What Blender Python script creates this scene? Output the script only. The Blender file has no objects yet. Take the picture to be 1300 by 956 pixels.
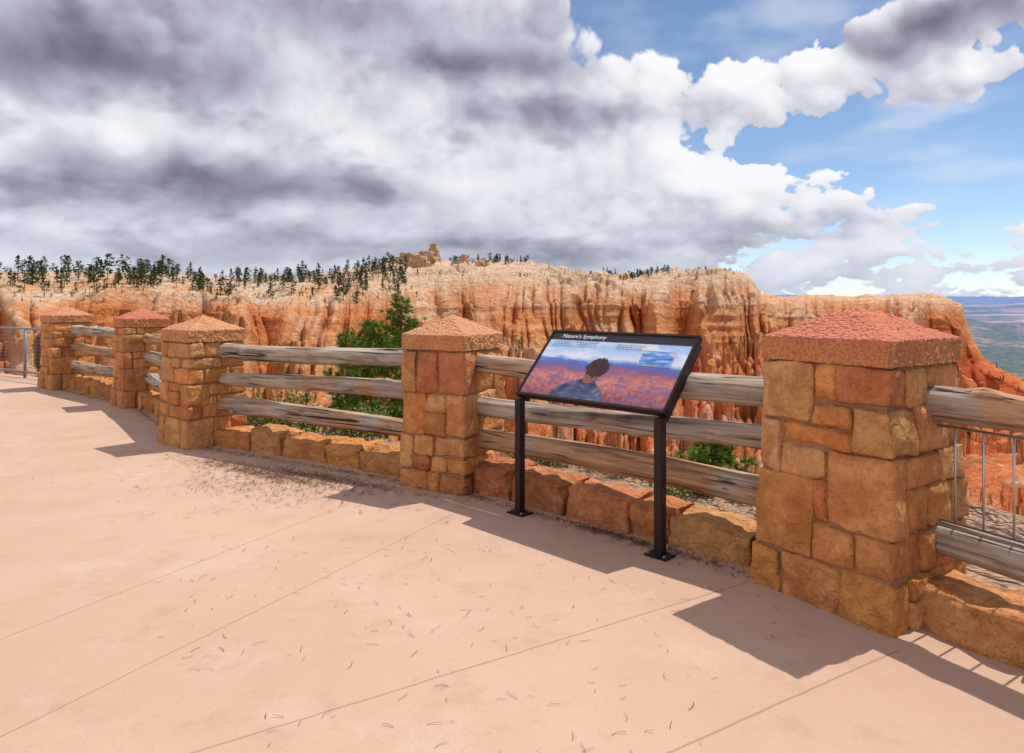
import bpy, math, random
import numpy as np
from mathutils import Vector, Matrix
random.seed(7); rng=np.random.default_rng(7)
F=867.0; H=1.5; HY=383.0
scene=bpy.context.scene
# ---------------------------------------------------------------- noise
def h3(ix,iy,iz):
    n=(ix*374761393+iy*668265263+iz*2147483647//7+iz*1274126177)&0xffffffff
    n=((n^(n>>13))*1274126177)&0xffffffff
    n=((n^(n>>16))*2246822519)&0xffffffff
    n=n^(n>>15)
    return (n&0xffffff)/float(0xffffff)
def vn(x,y,z):
    x=np.asarray(x,float);y=np.asarray(y,float)+0*x;z=np.asarray(z,float)+0*x
    fx=np.floor(x);fy=np.floor(y);fz=np.floor(z)
    ix=fx.astype(np.int64);iy=fy.astype(np.int64);iz=fz.astype(np.int64)
    a=x-fx;b=y-fy;c=z-fz
    a=a*a*(3-2*a);b=b*b*(3-2*b);c=c*c*(3-2*c)
    r=0
    for i in (0,1):
        for j in (0,1):
            for k in (0,1):
                r=r+h3(ix+i,iy+j,iz+k)*(a if i else 1-a)*(b if j else 1-b)*(c if k else 1-c)
    return r
def gn2(x,y,seed=0):
    fx=np.floor(x);fy=np.floor(y);ix=fx.astype(np.int64);iy=fy.astype(np.int64);a=x-fx;b=y-fy
    u=a*a*a*(a*(a*6-15)+10);v=b*b*b*(b*(b*6-15)+10);r=0
    for i in (0,1):
        for j in (0,1):
            an=h3(ix+i,iy+j,seed+0*ix)*6.2831853
            r=r+(np.cos(an)*(a-i)+np.sin(an)*(b-j))*(u if i else 1-u)*(v if j else 1-v)
    return r*1.45
def fbm2(x,y,o,seed=0,g=.5):
    r=0;s=0;a=1.0;f=1.0
    for i in range(o):
        r=r+a*gn2(x*f+13.7*i,y*f+7.3*i,seed+i);s+=a;a*=g;f*=2.05
    return r/s
def billow2(x,y,o,seed=0,g=.5):
    r=0;s=0;a=1.0;f=1.0
    for i in range(o):
        r=r+a*np.abs(gn2(x*f+13.7*i,y*f+7.3*i,seed+i));s+=a;a*=g;f*=2.05
    return r/s
def fbm(x,y,z,o=4):
    r=0;s=0;a=1.0;f=1.0
    for i in range(o):
        r=r+a*vn(x*f+17.3*i,y*f+5.1*i,z*f+9.7*i);s+=a;a*=.5;f*=2.03
    return r/s
def ridged(x,y,z,o=4):
    r=0;s=0;a=1.0;f=1.0
    for i in range(o):
        r=r+a*(1-np.abs(2*vn(x*f+17.3*i,y*f+5.1*i,z*f+9.7*i)-1));s+=a;a*=.5;f*=2.03
    return r/s
ss=lambda x,a,b: (lambda q:q*q*(3-2*q))(np.clip((x-a)/(b-a),0,1))
# ---------------------------------------------------------------- helpers
def link(o): scene.collection.objects.link(o); return o
def mkmesh(name,V,Fc,mat=None,col=None,smooth=True):
    m=bpy.data.meshes.new(name)
    V=np.asarray(V,dtype=np.float32)
    if isinstance(Fc,np.ndarray):
        n=len(Fc);k=Fc.shape[1]
        m.vertices.add(len(V));m.vertices.foreach_set('co',V.ravel())
        m.loops.add(n*k);m.loops.foreach_set('vertex_index',Fc.astype(np.int32).ravel())
        m.polygons.add(n);m.polygons.foreach_set('loop_start',np.arange(0,n*k,k,dtype=np.int32))
        m.polygons.foreach_set('loop_total',np.full(n,k,dtype=np.int32))
        m.update(calc_edges=True);m.validate()
    else:
        m.from_pydata([tuple(map(float,v)) for v in V],[],Fc);m.update()
    if smooth: m.polygons.foreach_set('use_smooth',np.ones(len(m.polygons),dtype=bool))
    if col is not None:
        a=m.color_attributes.new('Col','FLOAT_COLOR','POINT')
        c=np.ones((len(V),4),dtype=np.float32);c[:,:3]=col
        a.data.foreach_set('color',c.ravel())
    if mat: m.materials.append(mat)
    return link(bpy.data.objects.new(name,m))
def empty(name,loc=(0,0,0)):
    e=bpy.data.objects.new(name,None);e.location=loc;e.empty_display_size=.2;return link(e)
class T:
    def __init__(s,nt): s.nt=nt;s.n=nt.nodes;s.l=nt.links
    def new(s,t,**k):
        nd=s.n.new(t)
        for a,b in k.items(): setattr(nd,a,b)
        return nd
    def put(s,sock,v):
        if isinstance(v,bpy.types.NodeSocket): s.l.new(v,sock)
        elif v is not None: sock.default_value=v
    def m(s,op,a,b=None,c=None,clamp=False):
        nd=s.new('ShaderNodeMath',operation=op,use_clamp=clamp)
        for i,v in enumerate((a,b,c)):
            if v is not None: s.put(nd.inputs[i],v)
        return nd.outputs[0]
    def vm(s,op,a,b=None,scale=None):
        nd=s.new('ShaderNodeVectorMath',operation=op)
        s.put(nd.inputs[0],a)
        if b is not None: s.put(nd.inputs[1],b)
        if scale is not None: s.put(nd.inputs['Scale'],scale)
        return nd.outputs['Value'] if op in('LENGTH','DOT_PRODUCT') else nd.outputs[0]
    def noise(s,vec,scale,detail=5,rough=.55,dist=0,out=0):
        nd=s.new('ShaderNodeTexNoise')
        if vec is not None: s.put(nd.inputs['Vector'],vec)
        nd.inputs['Scale'].default_value=scale;nd.inputs['Detail'].default_value=detail
        nd.inputs['Roughness'].default_value=rough;nd.inputs['Distortion'].default_value=dist
        return nd.outputs[out]
    def vor(s,vec,scale):
        nd=s.new('ShaderNodeTexVoronoi',feature='F1')
        s.put(nd.inputs['Vector'],vec);nd.inputs['Scale'].default_value=scale
        return nd.outputs['Distance']
    def ramp(s,fac,els,interp='LINEAR'):
        nd=s.new('ShaderNodeValToRGB');cr=nd.color_ramp;cr.interpolation=interp
        while len(cr.elements)<len(els): cr.elements.new(.5)
        for e,(p,c) in zip(cr.elements,els):
            e.position=p;e.color=(c,c,c,1) if isinstance(c,(int,float)) else (*c,1)
        s.put(nd.inputs[0],fac);return nd.outputs[0]
    def mix(s,f,a,b,bt='MIX'):
        nd=s.new('ShaderNodeMix',data_type='RGBA',blend_type=bt)
        nd.clamp_factor=True
        s.put(nd.inputs[0],f)
        for i,v in ((6,a),(7,b)):
            if isinstance(v,(tuple,list)): v=(*v[:3],1)
            s.put(nd.inputs[i],v)
        return nd.outputs[2]
    def sm(s,v,a,b):
        nd=s.new('ShaderNodeMapRange',interpolation_type='SMOOTHSTEP')
        s.put(nd.inputs[0],v);nd.inputs[1].default_value=a;nd.inputs[2].default_value=b
        return nd.outputs[0]
    def bump(s,h,strength=.5,dist=.02,normal=None):
        nd=s.new('ShaderNodeBump');s.put(nd.inputs['Height'],h)
        nd.inputs['Strength'].default_value=strength;nd.inputs['Distance'].default_value=dist
        if normal is not None: s.put(nd.inputs['Normal'],normal)
        return nd.outputs[0]
def mat(name,rough=.9,metal=0):
    m=bpy.data.materials.new(name);m.use_nodes=True
    t=T(m.node_tree);b=m.node_tree.nodes['Principled BSDF']
    b.inputs['Roughness'].default_value=rough;b.inputs['Metallic'].default_value=metal
    b.inputs['Specular IOR Level'].default_value=.25
    return m,t,b
def objco(t): return t.new('ShaderNodeTexCoord').outputs['Object']
def simple(name,col,rough=.6,metal=0,var=.15,scale=30,bump=.1):
    m,t,b=mat(name,rough,metal);o=objco(t)
    n=t.noise(o,scale,2)
    c=t.mix(n,tuple(x*(1-var) for x in col),tuple(min(1,x*(1+var)) for x in col))
    t.put(b.inputs['Base Color'],c)
    if bump: t.put(b.inputs['Normal'],t.bump(n,bump,.01))
    return m
# ---------------------------------------------------------------- materials
def stone_mat():
    m,t,b=mat('sandstone_blocks',.9)
    o=objco(t);a=t.new('ShaderNodeAttribute',attribute_name='Col').outputs['Color']
    n1=t.noise(o,6,4,.62,.6);n2=t.noise(o,55,3,.7);n3=t.noise(o,16,5,.65,.8)
    lay=t.noise(t.vm('MULTIPLY',o,(5,5,48)),1,3,.6,.5)
    c=t.mix(t.sm(n1,.32,.7),t.mix(1,a,(.80,.68,.60),'MULTIPLY'),t.mix(1,a,(1.10,1.10,1.10),'MULTIPLY'))
    c=t.mix(t.m('MULTIPLY',t.sm(n2,.54,.74),.45),c,(.30,.13,.055))
    c=t.mix(t.m('MULTIPLY',t.sm(n3,.56,.70),.38),c,(.74,.45,.23))
    c=t.mix(t.m('MULTIPLY',t.sm(lay,.56,.70),.25),c,(.40,.18,.075))
    t.put(b.inputs['Base Color'],c)
    ch=t.vor(t.vm('ADD',o,t.vm('SCALE',t.noise(o,12,2,.6,0,1),None,.08)),15)
    hh=t.m('ADD',t.m('MULTIPLY',ch,.8),t.m('MULTIPLY',n3,1.0))
    nb=t.bump(hh,.9,.036);nb=t.bump(n2,.9,.009,nb)
    t.put(b.inputs['Normal'],nb);return m
def cap_mat():
    m,t,b=mat('red_capstone',.92);o=objco(t)
    v=t.vor(o,55)
    n1=t.noise(o,6,4,.6);n2=t.noise(o,70,3,.65)
    a=t.new('ShaderNodeAttribute',attribute_name='Col').outputs['Color']
    c=t.mix(n1,t.mix(1,a,(.76,.68,.64),'MULTIPLY'),t.mix(1,a,(1.2,1.2,1.2),'MULTIPLY'))
    c=t.mix(t.m('MULTIPLY',t.sm(n2,.5,.72),.45),c,(.72,.36,.26))
    c=t.mix(t.m('MULTIPLY',t.sm(v,.45,.75),.4),c,(.28,.085,.05))
    t.put(b.inputs['Base Color'],c)
    nb=t.bump(t.m('SUBTRACT',t.m('MULTIPLY',n2,.5),v),.9,.018)
    t.put(b.inputs['Normal'],nb);return m
def wood_mat():
    m,t,b=mat('weathered_log',.85);o=objco(t)
    oi=t.new('ShaderNodeObjectInfo').outputs['Random']
    oo=t.new('ShaderNodeCombineXYZ');t.put(oo.inputs[0],t.m('MULTIPLY',oi,37.0));o2=t.vm('ADD',o,oo.outputs[0])
    n1=t.noise(t.vm('MULTIPLY',o2,(1.6,30,30)),1,5,.68,.3)
    n2=t.noise(t.vm('MULTIPLY',o2,(1.0,34,34)),1,2,.5,.8)
    n3=t.noise(o2,1.8,5,.65)
    c=t.ramp(n1,[(.28,(.10,.07,.05)),(.42,(.29,.225,.175)),(.56,(.45,.375,.305)),(.78,(.62,.54,.45))])
    w=t.mix(1,c,(1.12,.70,.42),'MULTIPLY')
    c=t.mix(t.m('MULTIPLY',t.sm(t.m('ADD',n3,t.m('MULTIPLY',t.m('SUBTRACT',oi,.5),.35)),.40,.60),.85),c,w)
    dk=t.noise(t.vm('MULTIPLY',o2,(2.5,9,9)),1,4,.6,.4)
    c=t.mix(t.m('MULTIPLY',t.sm(dk,.54,.70),.55),c,(.13,.09,.065))
    cr=t.sm(n2,.33,.38)
    c=t.mix(cr,(.04,.028,.02),c)
    t.put(b.inputs['Base Color'],c)
    nb=t.bump(t.m('ADD',cr,t.m('MULTIPLY',n1,.6)),.9,.018);t.put(b.inputs['Normal'],nb);return m
def conc_mat(lines):
    m,t,b=mat('pink_concrete',.88);o=objco(t)
    n1=t.noise(o,.55,4,.6,.3);n2=t.noise(o,2.6,8,.72,.15);n3=t.noise(o,70,3,.6);n4=t.noise(o,260,1,.5)
    c=t.mix(t.sm(n1,.3,.7),(.445,.285,.208),(.505,.338,.255))
    c=t.mix(t.m('MULTIPLY',t.sm(n2,.50,.70),.42),c,(.36,.205,.14))
    c=t.mix(t.m('MULTIPLY',t.sm(t.noise(t.vm('ADD',o,(7,3,0)),1.4,8,.75,.2),.52,.68),.42),c,(.56,.41,.325))
    c=t.mix(t.m('MULTIPLY',t.sm(n3,.56,.75),.38),c,(.27,.15,.10))
    c=t.mix(t.m('MULTIPLY',t.sm(n4,.55,.75),.25),c,(.63,.48,.39))
    sp=t.new('ShaderNodeSeparateXYZ');t.put(sp.inputs[0],o)
    wob=t.m('MULTIPLY',t.m('SUBTRACT',t.noise(o,5,2),.5),.012)
    tot=None
    for (x0,y0,x1,y1,w,clip) in lines:
        L=math.hypot(x1-x0,y1-y0);nx,ny=(y1-y0)/L,-(x1-x0)/L
        d=t.m('ADD',t.m('ADD',t.m('MULTIPLY',sp.outputs[0],nx),t.m('MULTIPLY',sp.outputs[1],ny)),-(nx*x0+ny*y0))
        d=t.m('ABSOLUTE',t.m('ADD',d,wob))
        k=t.m('SUBTRACT',1,t.sm(d,w*.5,w))
        if clip:
            dx,dy=(x1-x0)/L,(y1-y0)/L
            q=t.m('ADD',t.m('ADD',t.m('MULTIPLY',sp.outputs[0],dx),t.m('MULTIPLY',sp.outputs[1],dy)),-(dx*x0+dy*y0))
            k=t.m('MULTIPLY',k,t.m('MULTIPLY',t.m('GREATER_THAN',q,0),t.m('LESS_THAN',q,L)))
        tot=k if tot is None else t.m('MAXIMUM',tot,k)
    c=t.mix(t.m('MULTIPLY',tot,.5),c,(.22,.13,.085))
    t.put(b.inputs['Base Color'],c)
    nb=t.bump(t.m('SUBTRACT',t.m('MULTIPLY',n3,.6),tot),.5,.005)
    t.put(b.inputs['Normal'],nb);return m
def terr_mat():
    m,t,b=mat('canyon_rock',.95);o=objco(t)
    a=t.new('ShaderNodeAttribute',attribute_name='Col').outputs['Color']
    nb_=t.noise(t.vm('MULTIPLY',o,(.06,.06,.9)),1,3,.65,.3)
    ve=t.noise(t.vm('MULTIPLY',o,(.55,.2,.05)),1,3,.65,.3)
    n1=t.noise(o,.35,6,.7,.3)
    c=t.mix(t.sm(nb_,.35,.65),t.mix(1,a,(.92,.86,.80),'MULTIPLY'),t.mix(1,a,(1.05,1.06,1.08),'MULTIPLY'))
    c=t.mix(t.m('MULTIPLY',t.sm(ve,.48,.62),.65),c,t.mix(1,a,(.86,.60,.42),'MULTIPLY'))
    c=t.mix(t.m('MULTIPLY',t.sm(n1,.52,.7),.4),c,t.mix(1,a,(.80,.62,.48),'MULTIPLY'))
    t.put(b.inputs['Base Color'],c)
    nb=t.bump(t.m('ADD',n1,t.m('MULTIPLY',ve,.8)),1.0,3.4);t.put(b.inputs['Normal'],nb);return m
def leaf_mat(name,c1,c2):
    m,t,b=mat(name,.7);o=objco(t)
    a=t.new('ShaderNodeAttribute',attribute_name='Col').outputs['Color']
    n=t.noise(o,3,2);c=t.mix(n,c1,c2);c=t.mix(1,c,a,'MULTIPLY');t.put(b.inputs['Base Color'],c);return m
M_st=stone_mat();M_cap=cap_mat();M_wood=wood_mat();M_terr=terr_mat()
M_mortar=simple('mortar',(.33,.17,.09),.95,0,.25,60,.5)
M_steel=simple('stainless_steel',(.55,.55,.56),.35,.9,.1,20,0)
M_grey=simple('galvanised_metal',(.25,.27,.30),.5,.5,.1,20,0)
M_black=simple('dark_brown_metal',(.028,.018,.015),.38,.2,.25,25,.05)
M_bark=simple('bark',(.16,.09,.055),.95,0,.4,25,.8)
M_leaf=leaf_mat('pine_needles',(.085,.15,.02),(.20,.29,.045))
M_bush=leaf_mat('shrub_leaves',(.11,.15,.035),(.22,.24,.08))
M_far=leaf_mat('distant_foliage',(.03,.05,.018),(.07,.095,.034))
M_lit=simple('dry_needles',(.13,.06,.03),.95,0,.4,40,0)
# ---------------------------------------------------------------- layout
def gp(u,v,z=0):
    d=F*(H-z)/(v-HY);return ((u-650)/F*d,d)
pillars=[
 (1.80,3.55,.55,-.835,.655,.75,1.475),
 (-.487,5.694,.87,-.49,.585,.65,1.39),
 (-3.32,7.35,.76,-.65,.60,.67,1.36),
 (-5.42,10.0,.65,-.76,.60,.66,1.41),
 (-7.82,12.0,.75,-.66,.62,.68,1.42),
 (3.25,.72,.45,-.89,.655,.75,1.47)]
poly=[(-40,30.6),(-16,17.2),(-8.15,12.6)]+[(p[0],p[1]) for p in (pillars[4],pillars[3],pillars[2],pillars[1],pillars[0],pillars[5])]+[(4.6,-2.3),(6,-30)]
# ---------------------------------------------------------------- stones
G=[-1,-.96,-.86,-.62,-.36,-.12,.12,.36,.62,.86,.96,1]
def cubegrid(G):
    n=len(G);idx={};V=[];Q=[]
    def vid(i,j,k):
        if (i,j,k) not in idx: idx[(i,j,k)]=len(V);V.append((G[i],G[j],G[k]))
        return idx[(i,j,k)]
    for ax in range(3):
        for sd in (0,n-1):
            for i in range(n-1):
                for j in range(n-1):
                    q=[]
                    for (a,b) in ((i,j),(i+1,j),(i+1,j+1),(i,j+1)):
                        c=[0,0,0];c[ax]=sd;c[(ax+1)%3]=a;c[(ax+2)%3]=b;q.append(vid(*c))
                    if sd==0:q=q[::-1]
                    Q.append(q)
    return np.array(V,float),np.array(Q)
CV,CQ=cubegrid(G)
PAL=[(.68,.30,.095),(.67,.30,.11),(.65,.275,.085),(.70,.36,.145),(.64,.26,.09),(.56,.21,.085),(.66,.31,.12),(.69,.29,.085),(.72,.37,.15)]
def stone(cx,cy,cz,hx,hy,hz,seed,r=.009,amp=.02):
    h=np.array([hx,hy,hz]);P=CV*h
    rr=min(r,hx*.8,hy*.8,hz*.8)
    q=np.clip(P,-(h-rr),h-rr);d=P-q;L=np.linalg.norm(d,axis=1,keepdims=True);L[L==0]=1
    nrm=d/L;P2=q+nrm*rr
    s=seed*13.7
    W=P2+np.array([cx,cy,cz])
    w1=fbm(W[:,0]*7+s,W[:,1]*7,W[:,2]*7,3)-.5
    w2=np.abs(vn(W[:,0]*11+s+50,W[:,1]*11,W[:,2]*11)-.5)+.5*np.abs(vn(W[:,0]*25+s+50,W[:,1]*25,W[:,2]*25)-.5)
    pil=((1-CV[:,0]**4)*(1-CV[:,1]**4)+(1-CV[:,1]**4)*(1-CV[:,2]**4)+(1-CV[:,0]**4)*(1-CV[:,2]**4))
    R=random.Random(seed*7+1);tx,ty,tz=[R.uniform(-.5,.5) for _ in range(3)]
    tilt=(CV[:,0]*tx+CV[:,1]*ty+CV[:,2]*tz)*.011
    P2=P2+nrm*(w1[:,None]*amp*1.5-w2[:,None]*amp*1.1+pil[:,None]*.009+tilt[:,None])
    for ax in range(3):
        P2[:,ax]+= (vn(W[:,0]*5+s+ax*9,W[:,1]*5,W[:,2]*5)-.5)*amp*1.1
    return P2+np.array([cx,cy,cz])
def stone_color(seed):
    r=random.Random(seed);c=np.array(PAL[r.randrange(len(PAL))]);return np.clip(c*r.uniform(.86,1.08)*np.array([1,r.uniform(.96,1.05),r.uniform(.92,1.12)]),0,1)
def join(parts):
    V=[];Q=[];C=[];o=0
    for P,Qi,c in parts:
        V.append(P);Q.append(Qi+o);C.append(np.tile(c,(len(P),1)) if np.ndim(c)==1 else c);o+=len(P)
    return np.vstack(V),np.vstack(Q),np.vstack(C)
def make_pillar(i,p):
    cx,cy,dx,dy,st,sb,apex=p
    R=random.Random(120+i);zb=apex-.28
    e=empty('stone_pillar',(cx,cy,0));e.rotation_euler=(0,0,math.atan2(dy,dx))
    rows=[];z=-.03
    while z<zb-.02:
        h=R.choice([R.uniform(.10,.14),R.uniform(.14,.21)])
        if zb-z-h<.09: h=zb-z
        rows.append((z,z+h));z+=h
    n=len(rows);hs=sb/2;parts=[];gap=.005
    cor=[[None]*n for _ in range(4)]
    for c in range(4):
        k=0;flip=R.random()<.5
        while k<n:
            run=min(R.choice([1,2,2,2,1]),n-k)
            a=R.uniform(.24,.36);b_=R.uniform(.13,.2)
            w=(a,b_) if flip else (b_,a);flip=not flip
            for q in range(run): cor[c][k+q]=(k,run,w)
            k+=run
    sg=[(-1,-1),(1,-1),(1,1),(-1,1)]
    ang=[0,math.pi/2,math.pi,-math.pi/2]
    sid=i*1000
    for c in range(4):
        ca,sa=round(math.cos(ang[c])),round(math.sin(ang[c]))
        def place(x0,x1,y0,y1,z0,z1,out=0):
            nonlocal sid;sid+=1
            P=stone((x0+x1)/2,(y0+y1)/2-out,(z0+z1)/2,(x1-x0)/2-gap,(y1-y0)/2,(z1-z0)/2-gap,sid,R.uniform(.006,.014))
            Q=P.copy();Q[:,0]=ca*P[:,0]-sa*P[:,1];Q[:,1]=sa*P[:,0]+ca*P[:,1]
            parts.append((Q,CQ,stone_color(sid)))
        k=0
        while k<n:
            k0,run,w=cor[c][k]
            o=R.uniform(-.004,.014)
            place(-hs-o,-hs+w[0],-hs-o,-hs+w[1],rows[k][0],rows[k+run-1][1])
            k+=run
        nx=(c+1)%4;k=0
        while k<n:
            wl=cor[c][k][2][0];wr=cor[nx][k][2][1]
            x0=-hs+wl;x1=hs-wr
            mrg=(k+1<n and cor[c][k+1][0]==cor[c][k][0] and cor[nx][k+1][0]==cor[nx][k][0] and R.random()<.85)
            z0=rows[k][0];z1=rows[k+1][1] if mrg else rows[k][1]
            wd=x1-x0
            if wd>.05:
                if wd>.33 and R.random()<.5 and not mrg:
                    xm=x0+wd*R.uniform(.38,.62)
                    place(x0,xm,-hs,-hs+.12,z0,z1,R.uniform(0,.012));place(xm,x1,-hs,-hs+.12,z0,z1,R.uniform(0,.012))
                elif mrg and R.random()<.3:
                    zm=z0+(z1-z0)*R.uniform(.35,.65)
                    place(x0,x1,-hs,-hs+.12,z0,zm,R.uniform(0,.012));place(x0,x1,-hs,-hs+.12,zm,z1,R.uniform(0,.012))
                else: place(x0,x1,-hs,-hs+.12,z0,z1,R.uniform(0,.014))
            k+=2 if mrg else 1
    V,Q,C=join(parts)
    f=1+(st/sb-1)*np.clip(V[:,2]/zb,0,1);V[:,0]*=f;V[:,1]*=f
    V[:,2]=np.minimum(V[:,2],zb+.005)
    o=mkmesh('stone_blocks',V,Q,M_st,C);o.parent=e
    a=sb/2-.018;b_=st/2-.018
    V=[(sx*a,sy*a,-.05) for sx,sy in sg]+[(sx*b_,sy*b_,zb+.01) for sx,sy in sg]
    o=mkmesh('mortar_core',V,[(0,1,5,4),(1,2,6,5),(2,3,7,6),(3,0,4,7),(4,5,6,7)],M_mortar,smooth=False);o.parent=e
    N=70;hc=st/2+.012;g=np.linspace(-1,1,N)
    X,Y=np.meshgrid(g,g,indexing='ij')
    mm=np.maximum(np.abs(X),np.abs(Y))
    Z=apex-.155*mm**1.02
    top=np.stack([X*hc,Y*hc,Z],-1).reshape(-1,3)
    def rid(a,b,off=0): return off+a*N+b
    Q=[(rid(a,b),rid(a+1,b),rid(a+1,b+1),rid(a,b+1)) for a in range(N-1) for b in range(N-1)]
    ring=[(a,0) for a in range(N-1)]+[(N-1,b) for b in range(N-1)]+[(a,N-1) for a in range(N-1,0,-1)]+[(0,b) for b in range(N-1,0,-1)]
    V=[tuple(v) for v in top];prev=[rid(a,b) for a,b in ring];K=12
    for k in range(1,K+1):
        cur=[]
        for a,b in ring:
            cur.append(len(V));V.append((g[a]*hc,g[b]*hc,apex-.155-.12*k/K))
        for j in range(len(ring)):
            j2=(j+1)%len(ring);Q.append((prev[j],cur[j],cur[j2],prev[j2]))
        prev=cur
    V=np.array(V);s=i*31.7
    nr=V.copy();nr[:,2]=(V[:,2]-(apex-.2))*2;nr/=np.linalg.norm(nr,axis=1,keepdims=True)
    dsp=(fbm(V[:,0]*7+s,V[:,1]*7,V[:,2]*7,3)-.5)*.026+(fbm(V[:,0]*40+s,V[:,1]*40,V[:,2]*40,3)-.5)*.02
    V=V+nr*dsp[:,None]
    col=np.tile(np.array([.60,.20,.115] if i in(0,3,5) else [.64,.32,.16]),(len(V),1))
    side=(V[:,2]<apex-.165);col[side]=col[side]*.35+np.array([.66,.29,.095])*.65
    o=mkmesh('capstone',V,np.array(Q),M_cap,col);o.parent=e
    V=[(sx*(hc-.008),sy*(hc-.008),apex-.272) for sx,sy in sg]
    o=mkmesh('capstone_underside',V,[(3,2,1,0)],M_mortar,smooth=False);o.parent=e
    return e
for i,p in enumerate(pillars): make_pillar(i,p)
def make_wall(a,b,i,off=.04):
    A=Vector((*a,0));B=Vector((*b,0));D=(B-A);L=D.length;R=random.Random(i+50)
    e=empty('low_stone_wall',A);e.rotation_euler=(0,0,math.atan2(D.y,D.x))
    parts=[];x=.25;sid=9000+i*100
    while x<L-.25:
        w=R.uniform(.28,.62);w=min(w,L-.22-x)
        if w<.1:break
        sid+=1
        z1=.20+R.uniform(-.02,.03)
        parts.append((stone(x+w/2,off+.02+R.uniform(-.015,.015),z1/2-.03,w/2-.004,.17,z1/2+.03,sid,.02,.05),CQ,stone_color(sid)*.97));x+=w
    V,Q,C=join(parts);o=mkmesh('wall_stones',V,Q,M_st,C);o.parent=e
    V=[(x_,y_,z_) for z_ in (-.1,.12) for x_,y_ in ((.1,off-.09),(L-.1,off-.09),(L-.1,off+.12),(.1,off+.12))]
    o=mkmesh('mortar_bed',V,[(0,1,5,4),(1,2,6,5),(2,3,7,6),(3,0,4,7),(4,5,6,7)],M_mortar,smooth=False);o.parent=e
def make_log(name,A,B,r,seed,parent):
    A=Vector(A);B=Vector(B);D=B-A;L=D.length
    ns,nl=36,110
    th=np.linspace(0,2*np.pi,ns,endpoint=False);xs=np.linspace(0,L,nl)
    X,TH=np.meshgrid(xs,th,indexing='ij')
    s=seed*7.1
    tap=1+.14*(X/L-.5)*(1 if seed%2 else -1)
    rad=r*tap*(1+.26*(fbm(X*1.4+s,np.cos(TH)*1.2,np.sin(TH)*1.2,3)-.5)+.10*(vn(X*1.2+s,np.cos(TH)*7,np.sin(TH)*7)-.5))
    for k in range(3):
        rr=random.Random(seed*10+k+77);ct=rr.uniform(0,6.28);x0=rr.uniform(-.2,L*.5);x1=x0+rr.uniform(.8,1.8)
        dt=np.angle(np.exp(1j*(TH-ct-.25*np.sin(X*2+k))));rad-=.012*np.exp(-(dt/.10)**2)*((X>x0)&(X<x1))
    for k in range(5):
        rr=random.Random(seed*10+k);kx=rr.uniform(.3,L-.3);kt=rr.uniform(0,6.28)
        dt=np.angle(np.exp(1j*(TH-kt)));rad+=.018*np.exp(-((X-kx)/.05)**2-(dt/.4)**2)
    bx=.018*np.sin(X*1.3+s);bz=.028*np.sin(X*1.1+s*2)
    V=np.stack([X,np.cos(TH)*rad+bx,np.sin(TH)*rad+bz],-1).reshape(-1,3)
    Q=[(a*ns+b,a*ns+(b+1)%ns,(a+1)*ns+(b+1)%ns,(a+1)*ns+b) for a in range(nl-1) for b in range(ns)]
    Q.append(tuple(range(ns)));Q.append(tuple(reversed([(nl-1)*ns+b for b in range(ns)])))
    o=mkmesh(name,V,Q,M_wood)
    o.rotation_mode='QUATERNION';o.rotation_quaternion=D.to_track_quat('X','Z');o.location=A-parent.location;o.parent=parent
    return o
def tube(name,A,B,r,m,parent,n=8):
    A=Vector(A);B=Vector(B);D=B-A;L=D.length
    V=[(math.cos(2*math.pi*k/n)*r,math.sin(2*math.pi*k/n)*r,z) for z in (0,L) for k in range(n)]
    Q=[(k,(k+1)%n,n+(k+1)%n,n+k) for k in range(n)]+[tuple(range(n-1,-1,-1)),tuple(range(n,2*n))]
    o=mkmesh(name,V,Q,m,smooth=True);o.rotation_mode='QUATERNION';o.rotation_quaternion=D.to_track_quat('Z','Y');o.location=A-parent.location;o.parent=parent;return o
segs=[(4,3),(3,2),(2,1),(1,0),(0,5)]
sd=3
for si,(a,b) in enumerate(segs):
    A=pillars[a];B=pillars[b]
    make_wall(A[:2],B[:2],si)
    e=empty('log_rail_fence',(A[0],A[1],0))
    D=Vector((B[0]-A[0],B[1]-A[1],0)).normalized();Nn=Vector((-D.y,D.x,0))*.03
    zs=[('top_rail',1.0),('middle_rail',.70),('bottom_rail',.395)] if si<4 else [('top_rail',.985),('bottom_rail',.36)]
    for nme,z in zs:
        sd+=1
        j=random.Random(sd)
        off=Nn*1.0
        if si==4: off=Vector((.10,.045,0))
        r={'top_rail':.082,'middle_rail':.075,'bottom_rail':.085}[nme]*(1.0 if si<4 else .95)
        make_log(nme,Vector((A[0],A[1],z+j.uniform(-.02,.02)))+off,Vector((B[0],B[1],z+j.uniform(-.02,.02)))+off,r,sd,e)
    if si==4:
        P=Vector((A[0],A[1],0))+Vector((.10,.045,0));L=(Vector((B[0],B[1],0))-P).length
        tube('panel_top_bar',P+D*.33+Vector((0,0,.905)),P+D*(L-.33)+Vector((0,0,.905)),.007,M_steel,e)
        tube('panel_bottom_bar',P+D*.33+Vector((0,0,.455)),P+D*(L-.33)+Vector((0,0,.455)),.007,M_steel,e)
        k=0;x=.42
        while x<L-.35:
            tube('baluster_%d'%k,P+D*x+Vector((0,0,.455)),P+D*x+Vector((0,0,.905)),.005,M_steel,e);k+=1;x+=.125
e=empty('metal_mesh_fence',(-8.15,12.6,0));A=Vector((-8.15,12.6,0));B=Vector((-16,17.2,0));D=(B-A).normalized();L=(B-A).length
x=.12;k=0
while x<L:
    tube('post_%d'%k,A+D*x,A+D*x+Vector((0,0,1.0)),.028,M_grey,e);x+=1.55;k+=1
for z in (.12,.97): tube('fence_rail_%d'%int(z*100),A+Vector((0,0,z)),B+Vector((0,0,z)),.022,M_grey,e)
V=[];Q=[]
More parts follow.
